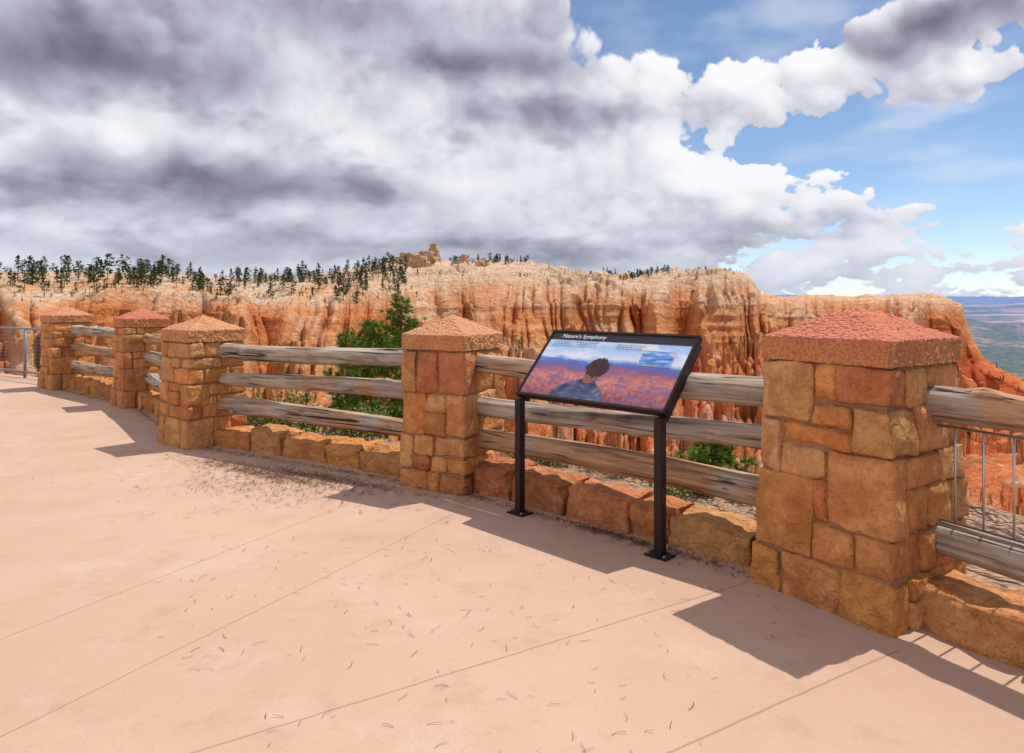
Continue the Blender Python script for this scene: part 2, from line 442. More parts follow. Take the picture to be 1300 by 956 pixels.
def strip(p,q,w):
    d=(q-p).normalized();s=Vector((0,0,1)) if abs(d.z)<.5 else D
    o=len(V);V.extend([p-s*w,p+s*w,q+s*w,q-s*w]);Q.append((o,o+1,o+2,o+3))
x=.15
while x<L: strip(A+D*x+Vector((0,0,.14)),A+D*x+Vector((0,0,.95)),.0028);x+=.07
z=.2
while z<.95: strip(A+Vector((0,0,z)),B+Vector((0,0,z)),.0028);z+=.07
o=mkmesh('wire_mesh',[v-A for v in V],Q,M_grey,smooth=False);o.parent=e
# ---------------------------------------------------------------- patio
lines=[]
for (u0,v0,u1,v1,w,cl) in [(550,862,953,738,.006,0),(150,862,560,660,.0045,0),(0,812,480,625,.0045,0),(1055,864,1140,826,.006,1)]:
    a=gp(u0,v0);b=gp(u1,v1);
    if cl: a=(a[0]-(b[0]-a[0])*6,a[1]-(b[1]-a[1])*6)
    if u0==550:
        a=(a[0]-(b[0]-a[0])*2,a[1]-(b[1]-a[1])*2);cl=1
    lines.append((*a,*b,w,cl))
M_conc=conc_mat(lines)
edge=[(x+.12,y+.12) for x,y in poly]
V=[(x,y,0) for x,y in edge]+[(-40,-30,0)]
n=len(V);V+= [(x,y,-.35) for x,y,_ in V]
Q=[tuple(range(n-1,-1,-1))]+[(i,(i+1)%n,(i+1)%n+n,i+n) for i in range(n)]
pat=mkmesh('patio_pavement',V,Q,M_conc,smooth=False)
import bmesh
bm=bmesh.new();bm.from_mesh(pat.data);bmesh.ops.triangulate(bm,faces=[f for f in bm.faces if len(f.verts)>4]);bmesh.ops.recalc_face_normals(bm,faces=bm.faces);bm.to_mesh(pat.data);bm.free()
# ---------------------------------------------------------------- terrain
NC=2100
tn=np.concatenate([np.linspace(-1.5,-.8,170,endpoint=False),np.linspace(-.8,.8,NC-320,endpoint=False),np.linspace(.8,1.5,150)])
uu=650+F*tn
Y0=np.zeros(len(tn))
for k,tv in enumerate(tn):
    best=None
    for (x0,y0),(x1,y1) in zip(poly[:-1],poly[1:]):
        den=(x1-x0)-tv*(y1-y0)
        if abs(den)<1e-9: continue
        s=(tv*y0-x0)/den
        if -.001<=s<=1.001:
            y=y0+s*(y1-y0)
            if y>0 and (best is None or y<best): best=y
    Y0[k]=best if best else 2.0
I=lambda xs,ys: np.interp(uu,xs,ys)
Rr=I([-300,0,250,450,530,650,950,1190,1240,1300,1500],[210,220,240,262,300,330,380,385,370,330,300])
yr=I([-300,0,50,130,250,400,520,560,640,740,830,935,950,968,1190,1222,1234,1250,1300,1500],[375,378,386,376,382,388,378,362,360,362,364,352,356,380,380,392,432,462,492,520])
yk=I([0,100,200,300,400,430,500,540,600,640,680,735,760,830,860,940,950,968,1100,1190,1220,1234,1250,1300,1500],[346,345,348,352,350,345,334,332,334,331,336,349,357,350,346,348,358,378,377,376,389,430,461,491,519])
yb=I([0,250,450,560,900,1190,1300],[428,436,446,458,470,475,520]);yb=np.maximum(yb,yr+28)
zz=lambda y,Y: H-(y-HY)/F*Y
cp=[(Y0+.14,0*Y0-.12),(Y0+3,0*Y0-.32),(Y0+9,0*Y0-5)]
for fr,y in ((.25,760),(.5,600)): cp.append((fr*Rr,zz(y,fr*Rr)))
y75=np.maximum(512,yb+25);cp.append((.72*Rr,zz(y75,.72*Rr)))
cp.append((.92*Rr,zz(yb,.92*Rr)))
cp.append((.96*Rr,zz(yb*.5+yr*.5,.96*Rr)))
cp.append((.99*Rr,zz(yr,.99*Rr)))
cp.append((1.12*Rr,zz(yr*.6+yk*.4,1.12*Rr)))
cp.append((1.34*Rr,zz(yk,1.34*Rr)))
cp.append((1.5*Rr,zz(yk,1.34*Rr)-9))
cp.append((3.2*Rr,0*Rr-275))
rowsn=[22,22,26,40,90,130,100,85,70,60,12,16]
Ys=[];Zs=[];W=[]
for k,nr in enumerate(rowsn):
    for j in range(nr):
        f=j/nr;Ys.append(cp[k][0]*(1-f)+cp[k+1][0]*f);Zs.append(cp[k][1]*(1-f)+cp[k+1][1]*f);W.append(k+f)
Ys.append(cp[-1][0]);Zs.append(cp[-1][1]);W.append(len(cp)-1.)
YY=np.array(Ys);ZZ=np.array(Zs);WW=np.array(W)[:,None]+0*YY
TT=tn[None,:]+0*YY;XX=TT*YY;RR=Rr[None,:]+0*YY
ar=lambda p: np.interp(WW,range(13),p)
SC=RR/330
Ac=ar([0,0,0,2,6,12,22,22,13,2.5,.8,0,0])*SC
Az=ar([.03,.12,.8,4,6,5,2,.6,.8,2.8,1.2,1,5])
s=TT*RR
sw=s+9*(fbm(s/26,ZZ/36,YY*0+21,2)-.5)*2+2*(vn(s/9,ZZ/11,YY*0+5)-.5)
bil=lambda per,zs,k: np.abs(2*vn(sw/per,ZZ/zs+k,YY*0+k)-1)
B0=bil(41,200,9.3)**.6;B1=bil(17,120,1.3)**.6;B2=bil(7.5,70,4.1)**.65;B3=bil(3.4,30,7.7)**.8
fl2=fbm(s/55,ZZ/120,YY*0+8,2)
led=fbm(s/60,ZZ/2.8,YY*0+4,3)
butt=.28*B0+.36*B1+.23*B2+.13*B3
dY=Ac*(-(butt-.62)*2.1-(fl2-.5)*1.6)+ar([0,0,0,0,.5,1.0,1.2,1.3,1.2,.7,.3,0,0])*(led-.5)*1.5
rimw=np.exp(-((WW-8.0)/.32)**2)
dZ=-rimw*np.clip(.70-butt,0,1)*26*SC
rz=ridged(XX/26+9,YY/34,YY*0+2,5)
hz=ridged(XX/9,YY/12,YY*0+6,3)
dZ=dZ+Az*(1.9*(rz-.58)+.55*(hz-.55))
spur=ar([0,0,0,2,9,14,9,2,0,.8,.2,0,0])*SC
dZ=dZ+spur*(butt-.55)*1.9
clus=ss(fbm(XX/38+5,YY/48,YY*0+31,3),.40,.56)
c1=ss(fbm(XX/6.2,YY/8.5,YY*0+51,2),.53,.61);c2=ss(vn(XX/2.9+7,YY/3.8,YY*0+61),.52,.70)
hgt_=4+13*vn(XX/11,YY/14,YY*0+71)
hood=(c1*(.5+.5*c2)*hgt_)*clus
wtH=ar([0,0,0,.3,.8,1.15,1.15,.35,0,0,0,0,0])*SC
wtU=np.interp(WW,[8.05,8.4,9.6,9.95],[0,.46,.32,0])*ss(TT,-.16,-.05)*ss(-TT,-.36,-.28)*SC
wtL=np.interp(WW,[8.0,8.15,8.6,8.9],[0,.28,.22,0])*ss(-TT,.1,.2)*SC
dZ=dZ+hood*(wtH+wtU+wtL)
near=WW<2.3
dZ=np.where(near,Az*2*(fbm(XX*1.3,YY*1.3,YY*0,4)-.5),dZ)
gul=ridged(s/11+fbm(XX/20,YY/20,0*YY,2)*2,YY/60,YY*0+44,4)
dZ=dZ+ar([0,0,0,0,0,0,0,0,1.5,3.8,.7,0,0])*(gul-.55)*1.6*SC
Y2=YY+dY;X2=TT*Y2;Z2=ZZ+dZ
X2=X2+np.minimum(Ac,5)*.35*(vn(s/9,ZZ/14,YY*0+30)-.5)*2
# colours
cream=np.array([.76,.57,.41]);pale=np.array([.80,.49,.29]);orange=np.array([.80,.37,.145]);red=np.array([.77,.24,.085]);dirt=np.array([.46,.29,.20])
zc=Z2+ (fbm(X2/30,Y2/30,Z2/8,4)-.5)*18
def lerp(a,b,f): return a*(1-f[...,None])+b*f[...,None]
C=lerp(red[None,None,:]+0*XX[...,None],orange,ss(zc,-34,-18))
C=lerp(C,pale,ss(zc,-8,4));C=lerp(C,cream,ss(zc,3,11)*.85)
lf=ss(TT,-.10,-.25)*ss(WW,8.15,8.6)
mott=ss(fbm(XX/14,YY/18,Z2/6+9,4),.45,.56)
C=lerp(C,cream*1.03,lf*(.45+.55*mott));C=lerp(C,orange*1.02,lf*(1-mott)*.45*ss(-WW,-9.6,-9.0))
# crevice shade painted into the rock colour: darker, redder gullies between fins
gully_shade=(1-ss(butt,.30,.62))*ss(WW,4.5,5.5)*ss(-WW,-8.6,-8.1)
C=lerp(C,C*np.array([.84,.60,.44]),gully_shade)
bd=fbm(s/200,Z2/1.7,YY*0+12,3);C=C*(1+.26*(bd-.5)[...,None])
white=ss(fbm(X2/18,Y2/22,Z2/5+40,3),.55,.65)*ss(Z2,-75,-45)*.5
C=lerp(C,np.array([.82,.60,.43]),white*(1-gully_shade*.7))
C=lerp(C,dirt,ss(-WW,-3,-2.2))
scr=ss(fbm(X2/5+80,Y2/6,YY*0,4),.57,.64)*ss(WW,3,4)*ss(-WW,-6.2,-5.6)*.5*(1-c1*clus)
C=lerp(C,np.array([.12,.15,.05]),scr)
C=np.clip(C,0,.88)
nr_,nc_=YY.shape
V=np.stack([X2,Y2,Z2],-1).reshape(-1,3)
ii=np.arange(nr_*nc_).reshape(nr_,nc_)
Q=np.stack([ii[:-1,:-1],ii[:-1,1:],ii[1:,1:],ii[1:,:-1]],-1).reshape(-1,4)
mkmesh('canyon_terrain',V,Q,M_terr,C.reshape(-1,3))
TV=V
def ground_z(x,y):
    d=(TV[:,0]-x)**2+(TV[:,1]-y)**2;return TV[np.argmin(d),2]
# far plain
ra=np.geomspace(150,90000,170);th=np.linspace(0,2*np.pi,541)
RA,THH=np.meshgrid(ra,th,indexing='ij')
X=np.sin(THH)*RA;Y=np.cos(THH)*RA
Z=-262+ss(RA,900,3000)*(fbm(X/700,Y/700,0*X,4)-.5)*90+ss(RA,4000,6000)*ss(fbm(X/2600+3,Y/2600,0*X,4),.47,.55)*110
Z+=ss(RA,9000,15000)*(ss(fbm(X/5000+3,Y/5000,0*X+8,4),.48,.56))*150
Z+=ss(RA,26000,45000)*(fbm(X/9000,Y/9000,0*X+3,4))*700
Z=np.where(RA<900,-285,Z)
Vf=np.stack([X,Y,Z],-1).reshape(-1,3);n1_,n2_=X.shape
ii=np.arange(n1_*n2_).reshape(n1_,n2_);Qf=np.stack([ii[:-1,:-1],ii[:-1,1:],ii[1:,1:],ii[1:,:-1]],-1).reshape(-1,4)[:, ::-1]
m,t,b=mat('valley_floor',1.0);o=objco(t)
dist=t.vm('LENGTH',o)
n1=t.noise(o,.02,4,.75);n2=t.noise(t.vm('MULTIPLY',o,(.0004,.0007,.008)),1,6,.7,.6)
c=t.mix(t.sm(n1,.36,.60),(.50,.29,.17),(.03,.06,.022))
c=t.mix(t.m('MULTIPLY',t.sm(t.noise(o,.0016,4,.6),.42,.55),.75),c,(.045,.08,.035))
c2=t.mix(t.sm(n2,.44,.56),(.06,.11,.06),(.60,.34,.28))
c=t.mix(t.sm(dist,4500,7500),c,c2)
hz_=t.m('SUBTRACT',1,t.m('POWER',2.718,t.m('MULTIPLY',dist,-1/13000)))  # aerial haze painted into the valley colour, bluer with distance
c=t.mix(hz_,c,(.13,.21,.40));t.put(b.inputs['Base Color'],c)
b.inputs['Specular IOR Level'].default_value=0
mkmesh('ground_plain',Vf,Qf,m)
# rock butte on ridge
def rock(u,yb_,yt,wpx,Y,seed,depth=None):
    zb=zz(yb_,Y);zt=zz(yt,Y);w=wpx*Y/F;h=zt-zb
    P=CV*np.array([w/2,(depth or w)/2,h/2]);
    P[:,:2]*=(1-.22*(CV[:,2:3]))
    P[:,:2]*=(1-.25*(np.abs(CV[:,0:1]*CV[:,1:2])**2))
    Pn=P+(np.stack([fbm(P[:,0]/2.5+seed+k*7,P[:,1]/2.5,P[:,2]/1.6,4)-.5 for k in range(3)],-1))*np.array([5,5,2.5])*min(1,w/8)
    return (Pn+np.array([(u-650)/F*Y,Y,(zb+zt)/2]),CQ,np.array([.74,.48,.29]))
YB=300*1.3
parts=[rock(522,345,322,34,YB,1),rock(543,345,320,26,YB,2),rock(551,332,310,12,YB+1,3),rock(507,347,327,22,YB,4),rock(533,345,325,30,YB-3,14),
 rock(591,352,323,12,YB+4,5),rock(612,350,331,20,YB+4,6),rock(580,352,333,18,YB+2,8)]
V_,Q_,C_=join(parts);mkmesh('rock_butte',V_,Q_,M_terr,C_)
# ---------------------------------------------------------------- distant trees
Vt=[];Qt=[];Ct=[]
def far_tree(x,y,z,h,R,kind):
    base=Vector((x,y,z-.3))
    def quad(a,b,c,d,col):
        o=len(Vt);Vt.extend([a,b,c,d]);Qt.append((o,o+1,o+2,o+3));Ct.extend([col]*4)
    w=h*.022+.04
    for k in range(3):
        a=k*2.1;p=Vector((math.cos(a)*w,math.sin(a)*w,0));q=Vector((math.cos(a+2.1)*w,math.sin(a+2.1)*w,0))
        quad(base+p,base+q,base+q*.3+Vector((0,0,h*.95)),base+p*.3+Vector((0,0,h*.95)),(2.2,1.3,1.0))
    n=int(85 if kind else 75);lo=R.uniform(.12,.4) if kind==0 else .04
    lean=R.uniform(-.1,.1);ww_=R.uniform(.22,.42)
    if R.random()<.05: n=5
    for k in range(n):
        f=lo+(1-lo)*R.random()**.9
        if kind==0: rad=h*ww_*max(.15,(1-abs(f-.58)*1.5))
        else: rad=h*ww_*(1-f)**.75
        rad=max(rad,.12)*R.uniform(.2,1.1);a=R.uniform(0,6.283)
        c=base+Vector((math.cos(a)*rad+lean*f*h*.3,math.sin(a)*rad,h*f));sz=h*R.uniform(.05,.11)
        d1=Vector((R.gauss(0,1),R.gauss(0,1),R.gauss(0,.4))).normalized()*sz;d2=Vector((R.gauss(0,1),R.gauss(0,1),R.gauss(0,.6))).normalized()*sz*.75
        g=R.uniform(.55,1.4);quad(c-d1,c-d2,c+d1*R.uniform(.6,1.2),c+d2,(g,g,g*.9))
R=random.Random(5)
def scatter(n,u0,u1,w0,w1,hpx0,hpx1,kindp=.5,ex_=1.6):
    for _ in range(n):
        u=R.uniform(u0,u1);w=R.uniform(w0,w1)
        if vn(u/23.0,w*2.3,3.0)<.42 and R.random()<.7: continue
        c=int(np.argmin(np.abs(uu-u)));r=int(np.argmin(np.abs(WW[:,0]-w)))
        x,y,z=X2[r,c],Y2[r,c],Z2[r,c];h=(hpx0+(hpx1-hpx0)*R.random()**ex_)*y/F
        far_tree(x,y,z,h,R,1 if R.random()<kindp else 0)
scatter(260,-60,260,9.0,10.3,7,27,.35)
scatter(250,-60,430,8.4,9.9,6,23,.4)
scatter(150,230,500,9.3,10.2,6,18,.4)
scatter(120,405,515,8.3,9.8,8,23,.5)
scatter(90,555,672,9.7,10.3,6,13,.5)
scatter(180,748,850,9.2,10.3,5,12,.6)
scatter(60,850,935,9.8,10.3,4,9,.6)
scatter(420,-60,600,8.1,9.6,2,7,.9)
scatter(110,650,950,8.2,9.5,2,6,.9)
scatter(260,100,1000,4.2,6.6,4,13,.9)
scatter(30,1230,1500,7,10,5,10,.9)
mkmesh('distant_pine_trees',Vt,np.array(Qt),M_far,np.array(Ct),smooth=False)
# ---------------------------------------------------------------- near pines / shrubs
def pine(x,y,top,base_z,width,seed,nb=70,nl=.13):
    R=random.Random(seed);e=empty('pine_tree',(x,y,base_z));h=top-base_z
    tube('trunk',(x,y,base_z),(x+.03,y,top-.15),.045,M_bark,e)
    V=[];Q=[];C=[];BV=[];BQ=[]
    for k in range(nb):
        f=(k+R.random())/nb;f=.12+.88*f
        a=k*2.4+R.uniform(-.4,.4);L=width/2*min(1,(1.06-f)*2.2)*R.uniform(.55,1.1)
        st=Vector((0,0,h*f));d=Vector((math.cos(a),math.sin(a),R.uniform(.2,.75)));d.normalize()
        o=len(BV);en=st+d*L;q=Vector((-d.y,d.x,0))*.008
        BV+= [st-q*1.5,st+q*1.5,en+q*.5,en-q*.5];BQ.append((o,o+1,o+2,o+3))
        nt=max(4,int(L/.075))
        for j in range(nt):
            g=.25+.75*(j+1)/nt
            c=st+d*(L*g)+Vector((R.gauss(0,.07),R.gauss(0,.07),R.gauss(0,.05)))
            shade=R.uniform(.55,1.4)
            for _ in range(26):
                nd=(d*.8+Vector((R.gauss(0,.6),R.gauss(0,.6),R.gauss(.25,.55)))).normalized()*nl*R.uniform(.7,1.15)
                sdv=nd.cross(Vector((R.gauss(0,1),R.gauss(0,1),R.gauss(0,1)))).normalized()*.0095
                o=len(V);V+=[c-sdv,c+sdv,c+nd];Q.append((o,o+1,o+2));C+=[(shade,shade,shade*.9)]*3
    mkmesh('needles',V,np.array(Q),M_leaf,np.array(C),smooth=False).parent=e
    mkmesh('branches',BV,np.array(BQ),M_bark,smooth=False).parent=e
def at(u,v,Y): return ((u-650)/F*Y,Y,zz(v,Y))
for k,(u,v,Y,w,hh) in enumerate([(508,380,20,2.2,4.6),(470,412,18,2.2,3.6),(905,558,9.5,1.3,1.5),(440,425,19,1.3,3.2),(535,430,19,1.3,3)]):
    x,y,z=at(u,v,Y);pine(x,y,z,z-hh,w,40+k,115 if k<2 else 70,.17 if k!=2 else .12)
def shrub(x,y,z,r,h,seed,n=900):
    R=random.Random(seed);V=[];Q=[];C=[]
    cl=[(Vector((R.gauss(0,r*.45),R.gauss(0,r*.45),h*R.uniform(.3,.9))),R.uniform(.6,1.3)) for _ in range(18)]
    for _ in range(n):
        c0,sh=R.choice(cl);c=c0+Vector((R.gauss(0,r*.17),R.gauss(0,r*.17),R.gauss(0,h*.13)))
        a=Vector((R.gauss(0,1),R.gauss(0,1),R.gauss(0,1))).normalized()*.022;b=a.cross(Vector((R.gauss(0,1),R.gauss(0,1),R.gauss(0,1)))).normalized()*.011
        o=len(V);V+=[c-a,c-b,c+a,c+b];Q.append((o,o+1,o+2,o+3));s=sh*R.uniform(.8,1.2);C+=[(s,s,s*.9)]*4
    o=mkmesh('shrub',V,np.array(Q),M_bush,np.array(C),smooth=False);o.location=(x,y,z)
for k,(u,Y,r,h) in enumerate([(345,8.6,.45,.62),(400,8.8,.5,.52),(455,8.4,.4,.45),(690,7.6,.35,.25),(780,7.0,.4,.25),(300,9.2,.4,.35),(620,8.2,.4,.3),(870,6.4,.3,.2)]):
    x=(u-650)/F*Y;shrub(x,Y,ground_z(x,Y)-.05,r,h,60+k,2000)
# ---------------------------------------------------------------- needle litter
R=random.Random(9);V=[];Q=[]
def needle(x,y,L,w,z=.004):
    a=R.uniform(0,math.pi);z2=z+R.uniform(0,.005);bend=R.uniform(-.5,.5)
    pts=[(x,y)];px,py=x,y
    for k in range(3):
        px+=math.cos(a+bend*k)*L/3;py+=math.sin(a+bend*k)*L/3;pts.append((px,py))
    o=len(V)
    for k,(qx,qy) in enumerate(pts):
        nx,ny=-math.sin(a+bend*k)*w,math.cos(a+bend*k)*w;zz_=z+(z2-z)*k/3
        V.extend([(qx-nx,qy-ny,zz_),(qx+nx,qy+ny,zz_)])
    for k in range(3): Q.append((o+2*k,o+2*k+1,o+2*k+3,o+2*k+2))
def inside(x,y):
    for (x0,y0),(x1,y1) in zip(poly[:-1],poly[1:]):
        if x0<=x<=x1:
            return y<y0+(x-x0)/(x1-x0)*(y1-y0)-.22
    return x<3 
for _ in range(3600):
    x=R.uniform(-8,2.4);y=R.uniform(1.6,11)
    if inside(x,y) and vn(x*.8,y*.8,0)>.35: needle(x,y,R.uniform(.012,.06),R.uniform(.0006,.0014))
for (cx,cy,sx,sy,ang,n) in [(.72,4.50,.24,.08,-.78,2600),(.45,4.85,.2,.06,-.7,500),(-2.15,5.95,.55,.07,-.53,1300),(-1.5,5.75,.5,.05,-.53,500),(-2.0,5.6,.5,.22,-.5,700),(1.05,4.2,.15,.06,-.75,260)]:
    for _ in range(n):
        a=R.gauss(0,sx);b=R.gauss(0,sy);x=cx+a*math.cos(ang)-b*math.sin(ang);y=cy+a*math.sin(ang)+b*math.cos(ang)
        if inside(x,y): needle(x,y,R.uniform(.03,.08),R.uniform(.001,.0024),R.uniform(.004,.014))
for si,(a,b) in enumerate(segs[:4]):
    A=pillars[a];B=pillars[b]
    for _ in range(600):
        f=R.random();x=A[0]+(B[0]-A[0])*f;y=A[1]+(B[1]-A[1])*f-abs(R.gauss(0,.07))-.2;x-=.02
        if inside(x,y): needle(x,y,R.uniform(.03,.08),R.uniform(.0008,.0018))
mkmesh('pine_needle_litter',V,np.array(Q),M_lit,smooth=False)
# ---------------------------------------------------------------- sign
pl=Vector((.0557,4.835,0));pr=Vector((.873,4.026,0))
ex=(pr-pl).normalized();Wd=(pr-pl).length
nh=Vector((-ex.y,ex.x,0));tl=math.radians(46.5);ey=nh*math.cos(tl)+Vector((0,0,1))*math.sin(tl);ez=ex.cross(ey)
org=pl+Vector((0,0,.845))
sg=empty('information_sign',org)
sg.rotation_mode='QUATERNION';sg.rotation_quaternion=Matrix((ex,ey,ez)).transposed().to_quaternion()
def box(name,x0,x1,y0,y1,z0,z1,m,parent,bev=.003):
    bm=bmesh.new();bmesh.ops.create_cube(bm,size=1)
    for v in bm.verts: v.co=Vector(((x0+x1)/2+v.co.x*(x1-x0),(y0+y1)/2+v.co.y*(y1-y0),(z0+z1)/2+v.co.z*(z1-z0)))
    if bev: bmesh.ops.bevel(bm,geom=bm.edges[:],offset=bev,segments=2,affect='EDGES')
    me=bpy.data.meshes.new(name);bm.to_mesh(me);bm.free();me.materials.append(m);o=link(bpy.data.objects.new(name,me));o.parent=parent;return o
Lp=.60;x0=-.035;x1=Wd+.035
box('backing',x0+.01,x1-.01,.01,Lp-.01,-.03,0,M_black,sg)
box('frame_bottom',x0,x1,-.005,.017,-.035,.012,M_black,sg)
box('frame_top',x0,x1,Lp-.017,Lp+.005,-.035,.012,M_black,sg)
box('frame_left',x0-.002,x0+.020,.0175,Lp-.0175,-.035,.0115,M_black,sg)
box('frame_right',x1-.020,x1+.002,.0175,Lp-.0175,-.035,.0115,M_black,sg)
box('arm_left',-.02,.03,-.0,Lp*.96,-.085,-.036,M_black,sg)
box('arm_right',Wd-.03,Wd+.02,-.0,Lp*.96,-.085,-.036,M_black,sg)
m,t,b=mat('sign_graphic',.3);o=objco(t);b.inputs['Specular IOR Level'].default_value=.4
sp=t.new('ShaderNodeSeparateXYZ');t.put(sp.inputs[0],o)
nA=t.noise(t.vm('MULTIPLY',o,(3.2,12,1)),1,6,.62,.6);nB=t.noise(t.vm('MULTIPLY',o,(26,26,1)),1,6,.75,.4)
nC=t.noise(t.vm('MULTIPLY',o,(4,9,1)),1,4,.6,.4);nD=t.noise(t.vm('MULTIPLY',o,(6,18,1)),1,6,.7,.5)
v=t.m('DIVIDE',sp.outputs[1],Lp);vw=t.m('ADD',v,t.m('MULTIPLY',t.m('SUBTRACT',nA,.5),.28))
base=t.ramp(vw,[(0,(.10,.03,.06)),(.14,(.34,.07,.08)),(.30,(.60,.20,.17)),(.38,(.44,.14,.16)),(.44,(.20,.09,.20)),(.50,(.10,.11,.36)),(.54,(.07,.16,.48)),(.575,(.24,.36,.66)),(.62,(.62,.66,.76)),(.72,(.36,.53,.78)),(1,(.26,.46,.78))])
hd=t.mix(t.sm(nB,.40,.62),(.12,.035,.07),(.70,.28,.24))
low=t.m('SUBTRACT',1,t.sm(vw,.36,.46))
base=t.mix(t.m('MULTIPLY',low,.35),base,hd)
base=t.mix(t.m('MULTIPLY',t.sm(nC,.48,.60),t.m('MULTIPLY',t.sm(v,.56,.62),.7)),base,(.72,.74,.80))
base=t.mix(t.m('MULTIPLY',t.sm(nD,.49,.60),t.m('MULTIPLY',low,.8)),base,(.15,.09,.24))
t.put(b.inputs['Base Color'],base)
a0=x0+.018;a1=x1-.018
mkmesh('graphic_panel',[(a0,.014,.003),(a1,.014,.003),(a1,Lp-.014,.003),(a0,Lp-.014,.003)],[(0,1,2,3)],m,smooth=False).parent=sg
M_hdr=simple('header_band',(.03,.022,.03),.35,0,.1,10,0);M_wh=simple('white_ink',(.8,.8,.8),.5,0,.02,10,0);M_ink=simple('dark_ink',(.05,.05,.07),.5,0,.02,10,0)
M_hair=simple('printed_hair',(.045,.02,.018),.4,0,.8,70,0);M_skin=simple('printed_skin',(.24,.095,.065),.4,0,.3,30,0)
mS,tS,bS=mat('printed_shirt',.4);oS=objco(tS);tS.put(bS.inputs['Base Color'],tS.ramp(tS.noise(tS.vm('MULTIPLY',oS,(9,14,1)),1,5,.6,1.0),[(.3,(.02,.025,.06)),(.5,(.06,.075,.15)),(.7,(.17,.20,.33))]))
mI,tI,bI=mat('inset_print',.35);oI=objco(tI);cI=tI.ramp(tI.noise(tI.vm('MULTIPLY',oI,(6,22,1)),1,4),[(.35,(.03,.08,.28)),(.5,(.10,.26,.62)),(.62,(.45,.55,.75))]);tI.put(bI.inputs['Base Color'],cI)
M_peach=simple('inset_border',(.75,.50,.38),.4,0,.1,30,0)
def flat(name,pts,z,m): mkmesh(name,[(x,y,z) for x,y in pts],[tuple(range(len(pts)))],m,smooth=False).parent=sg
flat('header_strip',[(a0,.515),(a1,.515),(a1,.586),(a0,.586)],.0045,M_hdr)
def blob(cx,cy,rx,ry,sd_,n=90,a=.12,fq=4):
    return [(cx+math.cos(q)*rx*(1+a*(fbm(np.array([math.cos(q)*fq+sd_]),math.sin(q)*fq,0,3)[0]-.5)*2),cy+math.sin(q)*ry*(1+a*(fbm(np.array([math.cos(q)*fq+sd_+9]),math.sin(q)*fq,0,3)[0]-.5)*2)) for q in [2*math.pi*k/n for k in range(n)]]
def smooth(pts,n=8):
    out=[];m_=len(pts)
    for i in range(m_-1):
        p0=pts[max(i-1,0)];p1=pts[i];p2=pts[i+1];p3=pts[min(i+2,m_-1)]
        for k in range(n):
            f=k/n;out.append(tuple(.5*((2*p1[j])+(-p0[j]+p2[j])*f+(2*p0[j]-5*p1[j]+4*p2[j]-p3[j])*f*f+(-p0[j]+3*p1[j]-3*p2[j]+p3[j])*f**3) for j in (0,1)))
    out.append(pts[-1]);return out
shp=smooth([(.25,.016),(.27,.07),(.32,.12),(.39,.155),(.46,.185),(.50,.21),(.55,.205),(.60,.15),(.66,.10),(.70,.05),(.71,.016)])
flat('printed_shoulders',shp,.0045,mS)
flat('printed_neck',smooth([(.47,.175),(.50,.15),(.55,.155),(.58,.19),(.585,.24),(.49,.24),(.47,.175)]),.006,M_skin)
flat('printed_head',blob(.54,.285,.085,.080,3,140,.30,8),.0075,M_hair)
flat('inset_frame',[(.83,.33),(1.08,.33),(1.08,.46),(.83,.46)],.0045,M_peach)
flat('inset_picture',[(.835,.335),(1.075,.335),(1.075,.455),(.835,.455)],.006,mI)
def text(name,body,x,y,size,m):
    cu=bpy.data.curves.new(name,'FONT');cu.body=body;cu.size=size;cu.space_line=1.1;o=link(bpy.data.objects.new(name,cu));cu.materials.append(m);o.location=(x,y,.0062);o.parent=sg;return o
text('title_text',"Nature's Symphony",a0+.10,.535,.050,M_wh)
text('body_text_a',"Sounds of wind, water, and wildlife fill the canyon below you.\nListen for the call of a raven or the rush of wind in the pines.\nNatural quiet is one of the resources protected by this park.",a0+.05,.490,.0165,M_ink)
text('body_text_b',"What do you hear when you stop\nand close your eyes? Stand still\nand let the canyon speak to you.",a0+.62,.490,.0165,M_ink)
pe=empty('sign_posts',(0,0,0));pe.parent=sg
pe.matrix_parent_inverse=(Matrix.Translation(org)@sg.rotation_quaternion.to_matrix().to_4x4()).inverted()
ang=math.atan2(ex.y,ex.x)
for k,P in enumerate((pl,pr)):
    for nm,(hx,hy,z0,z1) in {'post':(.027,.027,.01,.815),'base_plate':(.075,.06,.001,.013)}.items():
        ob=box('%s_%d'%(nm,k+1),-hx,hx,-hy,hy,z0,z1,M_black,pe,.003);ob.location=(P.x,P.y,0);ob.rotation_euler=(0,0,ang)
    for bx in (-.055,.055):
        for by in (-.042,.042):
            ob=box('bolt_%d'%k,bx-.008,bx+.008,by-.008,by+.008,.013,.026,M_grey,pe,.002);ob.location=(P.x,P.y,0);ob.rotation_euler=(0,0,ang)
